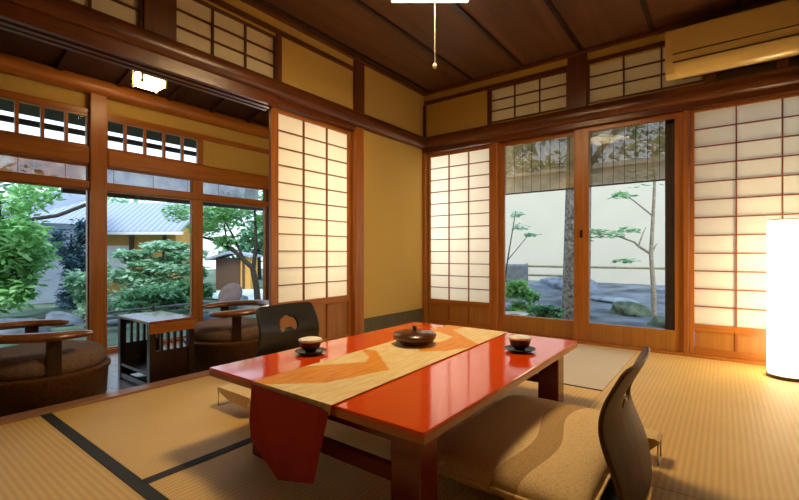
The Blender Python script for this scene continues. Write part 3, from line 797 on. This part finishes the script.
# ------------------------------------------------------------------ reed blinds outdoors
def blind(label, pl, a0, a1, d, z0, z1, mat, step=.011, strings=8):
    t = thing('reed_blind', label, 'reed blind', ((a0+a1)/2, d, z0) if pl == 'B' else (pl-d, (a0+a1)/2, z0), 0, 'reed blinds hanging outside')
    b = NB(); z = z0+.02; kk = 0
    while z < z1:
        pb(b, pl, a0, a1, d-.002, d+.002, z, z+step*.8); z += step
    wobj('reeds', b, mat, t)['kind'] = 'stuff'
    b = NB(); pb(b, pl, a0-.005, a1+.005, d-.006, d+.006, z0, z0+.016); wobj('bottom_bar', b, BROWNW, t)
    for i in range(strings):
        b = NB(); a = a0+(a1-a0)*(i+.5)/strings; pb(b, pl, a-.002, a+.002, d-.004, d-.002, z0, z1); wobj('string', b, BROWNW, t)
    return t
blind('brownish reed blind outside the left glass door', 'B', .70, 1.66, .35, 1.455, 2.3, REED, strings=10)
blind('brownish reed blind outside the right glass door, before a leafy tree', 'B', 1.68, 2.62, .35, 1.462, 2.3, REED, strings=10)
blind('pale short reed blind outside the middle and right sunroom windows', EX, -2.62, -.8, .22, 1.47, 1.76, REEDW, .009, 5)
blind('orange short reed blind outside the left sunroom window', EX, -4.3, -2.66, .22, 1.47, 1.76, REEDO, .009, 5)
# own eaves outside the sunroom
b = NB(); prism(b, [(-1.95, 2.48), (-3.0, 2.245), (-3.0, 2.31), (-1.95, 2.56)], 'Y', YF, .3); eave = struct('roof_eave', b, OUTW)
b = NB(); tube(b, [(-2.75, YF, 2.11), (-2.75, .3, 2.11)], .03, 10); o = obj('trim_91', b, OUTW); o['kind'] = 'structure'
b = NB(); tube(b, [(-2.6, -2.7, 1.46), (-2.6, .3, 1.46)], .03, 10); obj('gutter', b, OUTW, eave)

# ------------------------------------------------------------------ gardens
def ground(name, xs, ys, zf, mat):
    b = NB(); g = [[b.verts.new((x, y, zf(x, y))) for x in xs] for y in ys]
    for j in range(len(ys)-1):
        for i in range(len(xs)-1): b.faces.new((g[j][i], g[j][i+1], g[j+1][i+1], g[j+1][i]))
    o = obj(name, b, mat, smooth=True); o['kind'] = 'structure'; return o
lr = lambda a, b, k: [a+(b-a)*i/k for i in range(k+1)]
def zl(x, y): return -.14+.03*math.sin(x*2.1+y)*math.cos(y*1.7)
def zr(x, y): return -.16+.05*max(0, y-.6)+.03*max(0, y-2)+.025*math.sin(x*2.3)*math.cos(y*2)
ground('ground_garden_left', lr(-22, -1.87, 50), lr(-14, 12, 50), zl, MOSS)
ground('ground_garden_back', lr(-1.85, 9, 44), lr(.10, 7.5, 30), zr, GRAVEL)
b = NB(); bx(b, -1.8, 9, 5.6, 5.75, -.1, 2.6); bx(b, -1.8, 9, 5.52, 5.83, 2.6, 2.68); struct('wall_garden', b, WHWALL)

def leaves(b, cl, n_, size, flat=.3):
    for _ in range(n_):
        c, r = random.choice(cl)
        while True:
            p = Vector((random.uniform(-1, 1), random.uniform(-1, 1), random.uniform(-1, 1)))
            if p.length < 1: break
        p = Vector((c[0]+p.x*r[0], c[1]+p.y*r[1], c[2]+p.z*r[2]))
        a = random.uniform(0, 2*PI); s = size*random.uniform(.6, 1.4)
        d = Vector((math.cos(a), math.sin(a), random.uniform(-1.3, .9)*(1.15-flat))).normalized()
        e = d.cross(Vector((random.uniform(-.5, .5), random.uniform(-.5, .5), 1))).normalized()
        v = [b.verts.new(p), b.verts.new(p+d*s*.5+e*s*.28), b.verts.new(p+d*s), b.verts.new(p+d*s*.5-e*s*.28)]
        b.faces.new(v)
def plant(name, label, cat, loc, clusters, nl, size, lm, stems=(), bark=None, group=None, flat=.3):
    """cluster centres and stems in coordinates relative to loc"""
    t = thing(name, label, cat, loc, 0, group)
    for pts, r0, r1 in stems:
        b = NB(); m = len(pts); tube(b, pts, [r0+(r1-r0)*i/(m-1) for i in range(m)], 9); obj('trunk' if r0 > .03 else 'branch', b, bark or BARKD, t, smooth=True)
    b = NB(); leaves(b, clusters, nl, size, flat); obj('foliage', b, lm, t)
    return t
# --- left garden, seen through the sunroom windows
def blob(cx, cy, cz, rx, ry, rz, k):
    out = []
    for _ in range(k):
        a = random.uniform(0, 2*PI); q = math.sqrt(random.random())
        out.append(((cx+rx*q*math.cos(a), cy+ry*q*math.sin(a), cz+rz*random.uniform(-1, 1)), (rx*.42, ry*.42, rz*.38)))
    return out

plant('maple_tree', 'bright green maple close outside the left sunroom window', 'tree', (-5.35, -2.80, -.15),
      blob(0, 0, 1.45, .8, .7, .5, 22)+blob(.1, .1, .75, .62, .5, .5, 20), 7000, .12, LEAFB,
      [([(0, 0, 0), (.05, .02, .5), (-.05, .1, 1.0), (.05, .1, 1.7)], .06, .02), ([(.02, .05, .6), (.35, .25, 1.0), (.5, .4, 1.2)], .028, .01)])
plant('conifer_shrub', 'dark blue green conifer between the maple and the main pillar', 'shrub', (-6.25, -1.62, -.15),
      blob(0, 0, .72, .34, .30, .62, 22), 5200, .085, LEAFD, [([(0, 0, 0), (0, .02, .7), (.02, 0, 1.3)], .05, .012)])
plant('azalea_shrub', 'pale leafy shrub just left of the main pillar', 'shrub', (-4.9, -1.76, -.15),
      blob(0, 0, .42, .26, .26, .36, 12), 2200, .085, LEAFP, [([(0, 0, 0), (0, 0, .3)], .02, .01)])
plant('maple_tree', 'pale green layered maple in the middle sunroom window before the ochre house', 'tree', (-5.5, -.55, -.15),
      [((-.35, -.25, .95), (.32, .30, .07)), ((.15, .1, 1.10), (.40, .36, .08)), ((.45, .35, .95), (.40, .32, .08)), ((-.1, 0, .80), (.5, .45, .08)), ((.35, .2, .70), (.55, .45, .10)), ((-.35, -.3, .58), (.5, .40, .10)), ((.0, 0, .42), (.75, .6, .16))], 6500, .11, LEAFP,
      [([(.1, .1, 0), (.05, .05, .5), (.1, .1, 1.05)], .04, .01), ([(.07, .07, .4), (-.3, -.2, .9)], .018, .008)], flat=.6)
plant('clipped_shrub', 'dense low green shrub at the foot of the middle sunroom window', 'shrub', (-4.15, -1.25, -.15),
      blob(0, 0, .25, .55, .42, .2, 20), 5200, .085, LEAFM, [([(0, 0, 0), (0, 0, .2)], .02, .01)])
plant('clipped_shrub', 'bushy green shrub beside the mullion in the right sunroom window', 'shrub', (-4.50, -.36, -.15),
      blob(0, 0, .36, .26, .24, .28, 14), 3600, .085, LEAFM, [([(0, 0, 0), (0, 0, .2)], .02, .01)])
plant('forked_tree', 'dark forked garden tree leaning left in the right sunroom window', 'tree', (-4.19, .69, -.15),
      [((-.65, -.5, 1.75), (.42, .36, .20)), ((-.35, -.25, 1.9), (.45, .4, .25)), ((.05, 0, 2.0), (.35, .35, .22)), ((-.8, -.6, 1.42), (.34, .28, .18)), ((-.5, -.4, 1.2), (.2, .2, .10)), ((.15, .12, 1.6), (.2, .2, .14)), ((-1.2, -.9, 1.72), (.34, .28, .18)), ((-.55,-.4,1.55),(.3,.25,.2))], 3600, .085, LEAFB,
      [([(0, 0, 0), (-.02, -.02, .35), (-.08, -.06, .69)], .062, .05), ([(-.08, -.06, .69), (-.35, -.26, 1.0), (-.62, -.46, 1.2), (-.95, -.7, 1.3)], .045, .018),
       ([(-.2, -.16, .84), (-.38, -.28, 1.3), (-.55, -.42, 1.7)], .028, .012), ([(-.07, -.05, .66), (-.03, -.02, 1.2), (-.06, -.04, 2.0)], .04, .018), ([(-.04, -.03, .9), (.1, .08, 1.2), (.12, .1, 1.8)], .022, .010), ([(-.45, -.34, 1.08), (-.5, -.38, 1.5), (-.25, -.2, 1.95)], .02, .008)], flat=.8)
for i, (x, y, h, r) in enumerate(((-13.8, -2.5, 3.2, 1.7), (-14.5, 2.6, 3.0, 1.7), (-11.0, 5.4, 2.6, 1.5), (-7.0, 6.6, 2.8, 1.5))):
    plant('garden_tree', ['tall hazy tree far behind the grey roof at left', 'tall hazy tree far behind the ochre house', 'hazy round tree beyond the small timber hut', 'hazy round tree far right beyond the forked tree'][i], 'tree', (x, y, -.15),
          blob(0, 0, h*.62, r, r, h*.4, 18), 1500, .28, LEAFP if i % 2 else LEAFM, [([(0, 0, 0), (0, 0, h*.8)], .12, .05)])
# rocks
def rock(name, label, loc, sx, sy, sz, mat, rz=0):
    b = NB(); bmesh.ops.create_icosphere(b, subdivisions=3, radius=1)
    for v in b.verts:
        k = 1+.16*math.sin(v.co.x*3.1+loc[0]*5)+.13*math.sin(v.co.y*4.3+loc[1]*3)+.1*math.sin(v.co.z*5+v.co.x*4)
        v.co = Vector((v.co.x*sx*k, v.co.y*sy*k, max(-.25, v.co.z)*sz*k))
    o = obj(name, b, mat, smooth=True); o.location = loc; o.rotation_euler = (0, 0, rz); return tag(o, label, 'rock', 'garden rocks')
for i, (x, y, sx, sy, sz, lab) in enumerate(((-4.05, -2.75, .32, .26, .20, 'blue grey rock at the foot of the bright maple'), (-4.45, -2.2, .24, .2, .15, 'blue grey rock in front of the dark conifer'), (-3.75, -1.95, .26, .2, .12, 'low blue grey rock left of the main pillar'),
      (-3.25, -.75, .24, .2, .10, 'flat grey rock below the middle sunroom window'), (-4.3, .30, .22, .2, .17, 'grey rock at the left foot of the forked tree'), (-3.6, 1.0, .26, .22, .15, 'grey rock at the right foot of the forked tree'))):
    rock('garden_rock', lab, (x, y, -.14), sx, sy, sz, ROCK, i*1.1)
t = thing('stone_disc', 'pinkish round stone disc leaning outside the right sunroom window', 'stone disc', (-3.85, -.08, -.13), YAW)
b = NB(); lathe(b, [(.02, -.03), (.20, -.03), (.215, -.015), (.215, .015), (.20, .03), (.02, .03)], 32)
bmesh.ops.rotate(b, verts=b.verts, cent=(0, 0, 0), matrix=Matrix.Rotation(math.radians(58), 3, 'X') @ Matrix.Rotation(0, 3, 'Z'))
bmesh.ops.rotate(b, verts=b.verts, cent=(0, 0, 0), matrix=Matrix.Rotation(math.radians(-25), 3, 'Y'))
bmesh.ops.translate(b, verts=b.verts, vec=(0, 0, .25)); obj('disc', b, PINKST, t, smooth=True)
b = NB(); bx(b, -.14, .14, .0, .22, -.02, .12, .03); obj('rest_stone', b, STONE, t)
# low bamboo edging below the middle window
t = thing('bamboo_edging', 'low rail of bluish bamboo poles outside the middle sunroom window', 'bamboo rail', (-3.15, -1.6, -.14), 0)
for k_, z in enumerate((.10, .17, .24)):
    b = NB(); tube(b, [(-.02*k_, -.75, z), (0, .75, z+.015)], .016, 8); obj('pole', b, STONE, t, smooth=True)
for y in (-.6, 0, .6):
    b = NB(); tube(b, [(.02, y, -.02), (.02, y, .28)], .018, 8); obj('post', b, OUTW, t, smooth=True)
b = NB(); vs = [b.verts.new((-5.6+1.5*math.cos(a)*(1+.1*math.sin(3*a)), 1.6+1.1*math.sin(a), -.095)) for a in [2*PI*i/28 for i in range(28)]]; b.faces.new(vs)
o = obj('ground_path', b, plain('pale_path', lin(.62, .66, .62), .9, noise=.15, nscale=6)); o['kind'] = 'structure'

# houses beyond the left garden
t = thing('garden_house', 'ochre walled house with a wide blue grey roof beyond the garden', 'house', (-8.12, .225, -.15), YAW)
b = NB(); bx(b, -3.2, .60, .45, 1.75, 0, 1.62); obj('wall', b, ORANGE, t)
b = NB(); prism(b, [(0, 1.43), (1.35, 2.2), (2.2, 1.6), (2.2, 1.68), (1.35, 2.3), (0, 1.49)], 'X', -3.7, .92); obj('roof', b, ROOFR, t)
b = NB(); bx(b, -3.7, 1.0, -.02, .03, 1.40, 1.47); obj('eave_board', b, CUPW, t)
for x in (-.46, .35, -1.6):
    b = NB(); bx(b, x-.05, x+.05, .40, .46, 0, 1.5); obj('post', b, BROWNW, t)
b = NB(); bx(b, -1.5, -.5, .42, .449, .55, 1.15); obj('shoji_window', b, CUPW, t)
t = thing('garden_house', 'blue grey house with a sloping dark gutter behind the bright maple', 'house', (-7.35, -1.62, -.15), math.radians(75))
b = NB(); bx(b, -.9, .62, .3, 1.6, 0, 1.55); obj('wall', b, BLUEW, t)
b = NB(); 
P = [(-1.6, 0, 1.22), (.72, 0, 2.05), (.72, 2.0, 2.55), (-1.6, 2.0, 1.9)]
vs = [b.verts.new(p) for p in P]; b.faces.new(vs); bmesh.ops.solidify(b, geom=b.faces[:], thickness=.06); obj('roof', b, ROOFM, t)
b = NB(); tube(b, [(-1.6, -.03, 1.20), (-.4, -.03, 1.56), (.1, -.03, 1.68), (.72, -.03, 2.02)], .035, 8); obj('gutter', b, BARKD, t)
b = NB(); bx(b, -.45, -.1, .27, .31, .9, 1.35); obj('window', b, BROWNW, t)
t = thing('timber_hut', 'small brown and ochre timber hut behind the forked tree', 'hut', (-7.1, 2.15, -.15), YAW)
b = NB(); bx(b, -.6, .05, 0, .5, 0, .84); obj('side_wall', b, BROWNW, t)
b = NB(); bx(b, .05, .30, -.05, .5, 0, .86); obj('wall', b, ORANGE, t)
b = NB(); bx(b, .10, .16, -.07, -.04, .0, .86); obj('post', b, BROWNW, t)
b = NB(); prism(b, [(-.8, .78), (-.2, .96), (.40, .86), (.40, .91), (-.2, 1.02), (-.8, .84)], 'Y', -.2, .6); obj('roof', b, ROOFM, t)

# --- back courtyard, seen through the glass doors
plant('thick_tree', 'thick spotted tree trunk behind the meeting stiles of the glass doors', 'tree', (1.10, 2.2, -.12),
      blob(.1, .1, 3.3, .9, .9, .5, 12), 900, .14, LEAFM,
      [([(-.02, 0, -.05), (0, 0, .8), (.02, 0, 1.8), (.04, .02, 3.2)], .19, .16), ([(.04, 0, 2.0), (.4, .3, 2.6), (.9, .6, 3.2)], .05, .02)], BARK)
plant('slender_tree', 'slender pale tree with sparse light leaves in the right glass door', 'tree', (2.0, 2.40, -.14),
      [((-.62, -.46, 1.24), (.16, .14, .05)), ((-.45, -.34, 1.20), (.18, .15, .04)), ((-.28, -.2, 1.26), (.16, .12, .04)), ((-.72, -.5, 1.16), (.10, .08, .05)), ((-.28, -.2, .86), (.14, .12, .03)), ((-.33, -.25, 1.72), (.12, .10, .05)), ((-.1, -.05, 1.95), (.3, .25, .15)), ((.1, .1, 2.3), (.4, .35, .2))], 420, .085, LEAFY,
      [([(.03, -.02, -.03), (.01, 0, .5), (-.02, .02, .95), (.0, .03, 1.4), (.02, .03, 1.85), (0, 0, 2.4)], .034, .014), ([(-.02, .02, .95), (-.15, -.10, 1.05), (-.19, -.12, 1.10), (-.36, -.26, 1.18), (-.66, -.48, 1.24)], .018, .006),
       ([(-.15, -.10, 1.05), (-.10, -.07, 1.22), (-.07, -.05, 1.30)], .012, .005), ([(-.02, .02, .95), (.04, .06, 1.08)], .014, .008), ([(0, .03, 1.45), (-.2, -.12, 1.65), (-.35, -.25, 1.78)], .012, .005)], BARKP, flat=.9)
plant('leafy_shrub', 'thin twiggy shrub against the white garden wall in the left glass door', 'shrub', (.05, 2.6, -.1),
      [((.05, .0, 1.35), (.14, .12, .05)), ((.2, .1, 1.22), (.14, .1, .03)), ((0, 0, 1.55), (.12, .1, .06))], 150, .08, LEAFP, [([(-.2, -.1, 0), (-.12, -.05, .8), (.0, 0, 1.6)], .016, .006), ([(-.12, -.05, .8), (.2, .1, 1.24)], .008, .004)], flat=.9)
plant('leafy_bush', 'bright green bush beside the white pot in the left glass door', 'bush', (.28, 2.08, -.12),
      blob(0, 0, .27, .24, .20, .2, 12), 2200, .075, LEAFB, [([(0, 0, 0), (0, 0, .2)], .015, .008)])
plant('grassy_bush', 'dark mossy low bush right of the bright bush', 'bush', (.93, 1.62, -.14),
      blob(0, 0, .12, .19, .16, .12, 12), 2600, .06, LEAFM, [([(0, 0, 0), (0, 0, .12)], .015, .008)])
plant('leafy_tree', 'dense leafy tree beyond the garden wall behind the right reed blind', 'tree', (2.3, 6.9, .1),
      blob(0, 0, 3.2, 1.8, .7, .9, 20), 2200, .2, LEAFM, [([(0, 0, 0), (.1, 0, 2.0), (-.2, 0, 3.6)], .12, .06), ([(.1, 0, 2.0), (-.8, -.1, 3.0)], .05, .02)])
plant('leafy_tree', 'dense leafy tree beyond the garden wall behind the left reed blind', 'tree', (-2.0, 7.0, .1),
      blob(0, 0, 3.2, 1.8, .7, .9, 20), 2200, .2, LEAFM, [([(0, 0, 0), (.1, 0, 2.0), (-.2, 0, 3.6)], .12, .06)])
t = thing('plant_pot', 'white round pot just outside the left glass door', 'pot', (.49, 1.42, -.16))
b = NB(); lathe(b, [(.12, 0), (.15, .01), (.19, .12), (.20, .17), (.18, .17), (.165, .12)], 36, cap1=False); obj('pot_body', b, POT, t, smooth=True)
b = NB(); lathe(b, [(.165, .13), (.10, .145), (.01, .15)], 24); obj('soil', b, BARKD, t, smooth=True)
t = thing('stone_basin', 'grey square stone basin at the left end of the bamboo rail', 'stone basin', (-.32, 3.2, .0), .2)
b = NB(); bx(b, -.30, .30, -.25, .25, .30, .62, .04); obj('basin', b, STONE, t)
b = NB(); bx(b, -.22, .22, -.19, .19, -.08, .31, .03); obj('foot', b, STONE, t)
t = thing('bamboo_fence', 'thin bamboo rail fence in front of the white garden wall', 'fence', (1.6, 3.9, 0))
for z, x0, x1 in ((.57, -1.9, 2.4), (.40, -1.9, -.95)):
    b = NB(); tube(b, [(x0, 0, z), (x1, 0, z+.01)], .020, 8); obj('rail', b, BAMB, t, smooth=True)
for x in (-1.86, 2.35):
    b = NB(); tube(b, [(x, .03, .0), (x, .03, .62)], .024, 8); obj('post', b, BAMB, t, smooth=True)
for i, (x, y, sx, sy, sz, m, lab) in enumerate(((1.70, 2.75, .30, .22, .15, MROCK, 'mossy rock left of the slender tree'), (2.22, 2.05, .2, .18, .12, MROCK, 'mossy rock at the foot of the slender tree'), (1.2, 3.55, .5, .2, .07, ROCK, 'low flat blue grey rock behind the mossy rocks'),
      (.2, 4.8, .7, .3, .2, ROCK, 'long dark rock under the white garden wall in the left glass door'), (2.6, 4.95, .9, .3, .2, ROCK, 'long dark rock under the white garden wall in the right glass door'))):
    rock('garden_rock', lab, (x, y, zr(x, y)), sx, sy, sz, m, 0)

# ------------------------------------------------------------------ light
w = bpy.data.worlds.new('sky'); sc.world = w; w.use_nodes = True
nt = w.node_tree; bg = nt.nodes['Background']
tc = nt.nodes.new('ShaderNodeTexCoord'); sp = nt.nodes.new('ShaderNodeSeparateXYZ'); r = nt.nodes.new('ShaderNodeValToRGB')
r.color_ramp.elements[0].position = .0; r.color_ramp.elements[0].color = lin(.80, .90, 1.0); r.color_ramp.elements[1].position = .7; r.color_ramp.elements[1].color = lin(.55, .75, 1.0)
nt.links.new(tc.outputs['Generated'], sp.inputs[0]); nt.links.new(sp.outputs['Z'], r.inputs['Fac']); nt.links.new(r.outputs['Color'], bg.inputs['Color'])
bg.inputs['Strength'].default_value = 2.0
sun = bpy.data.lights.new('sun', 'SUN'); sun.energy = 2.6; sun.angle = math.radians(25); sun.color = (1, .97, .9)
so = link(bpy.data.objects.new('sun', sun)); so.rotation_euler = Vector((-.3, .55, -.8)).to_track_quat('-Z', 'Y').to_euler()

# unseen fill lights, added to brighten the paper screens from behind
def area(name, loc, size, size_y, d, energy, col):
    l = bpy.data.lights.new(name, 'AREA'); l.shape = 'RECTANGLE'; l.size = size; l.size_y = size_y; l.energy = energy; l.color = col; l.spread = math.radians(110); l.specular_factor = .03
    o = link(bpy.data.objects.new(name, l)); o.location = loc; o.rotation_euler = Vector(d).to_track_quat('-Z', 'Y').to_euler(); return o
area('screen_fill_sunroom', (-.85, -1.12, 1.2), .5, 1.5, (1, -.55, 0), 20, (1, .88, .70))
area('screen_fill_outside', (-.05, 1.1, 1.3), .6, 1.4, (.25, -1, 0), 24, (1, .97, .95))
# ------------------------------------------------------------------ camera
cd = bpy.data.cameras.new('camera'); co = link(bpy.data.objects.new('camera', cd))
co.location = (2.7459, -4.0940, .82); co.rotation_euler = (PI/2, 0, YAW)
cd.sensor_width = 36; cd.lens = 428.415/799*36; cd.shift_y = 3.02/799; cd.shift_x = 0; cd.clip_start = .05
sc.camera = co
sc.view_settings.view_transform = 'Standard'; sc.view_settings.look = 'None'
sc.view_settings.exposure = 0; sc.view_settings.gamma = 1
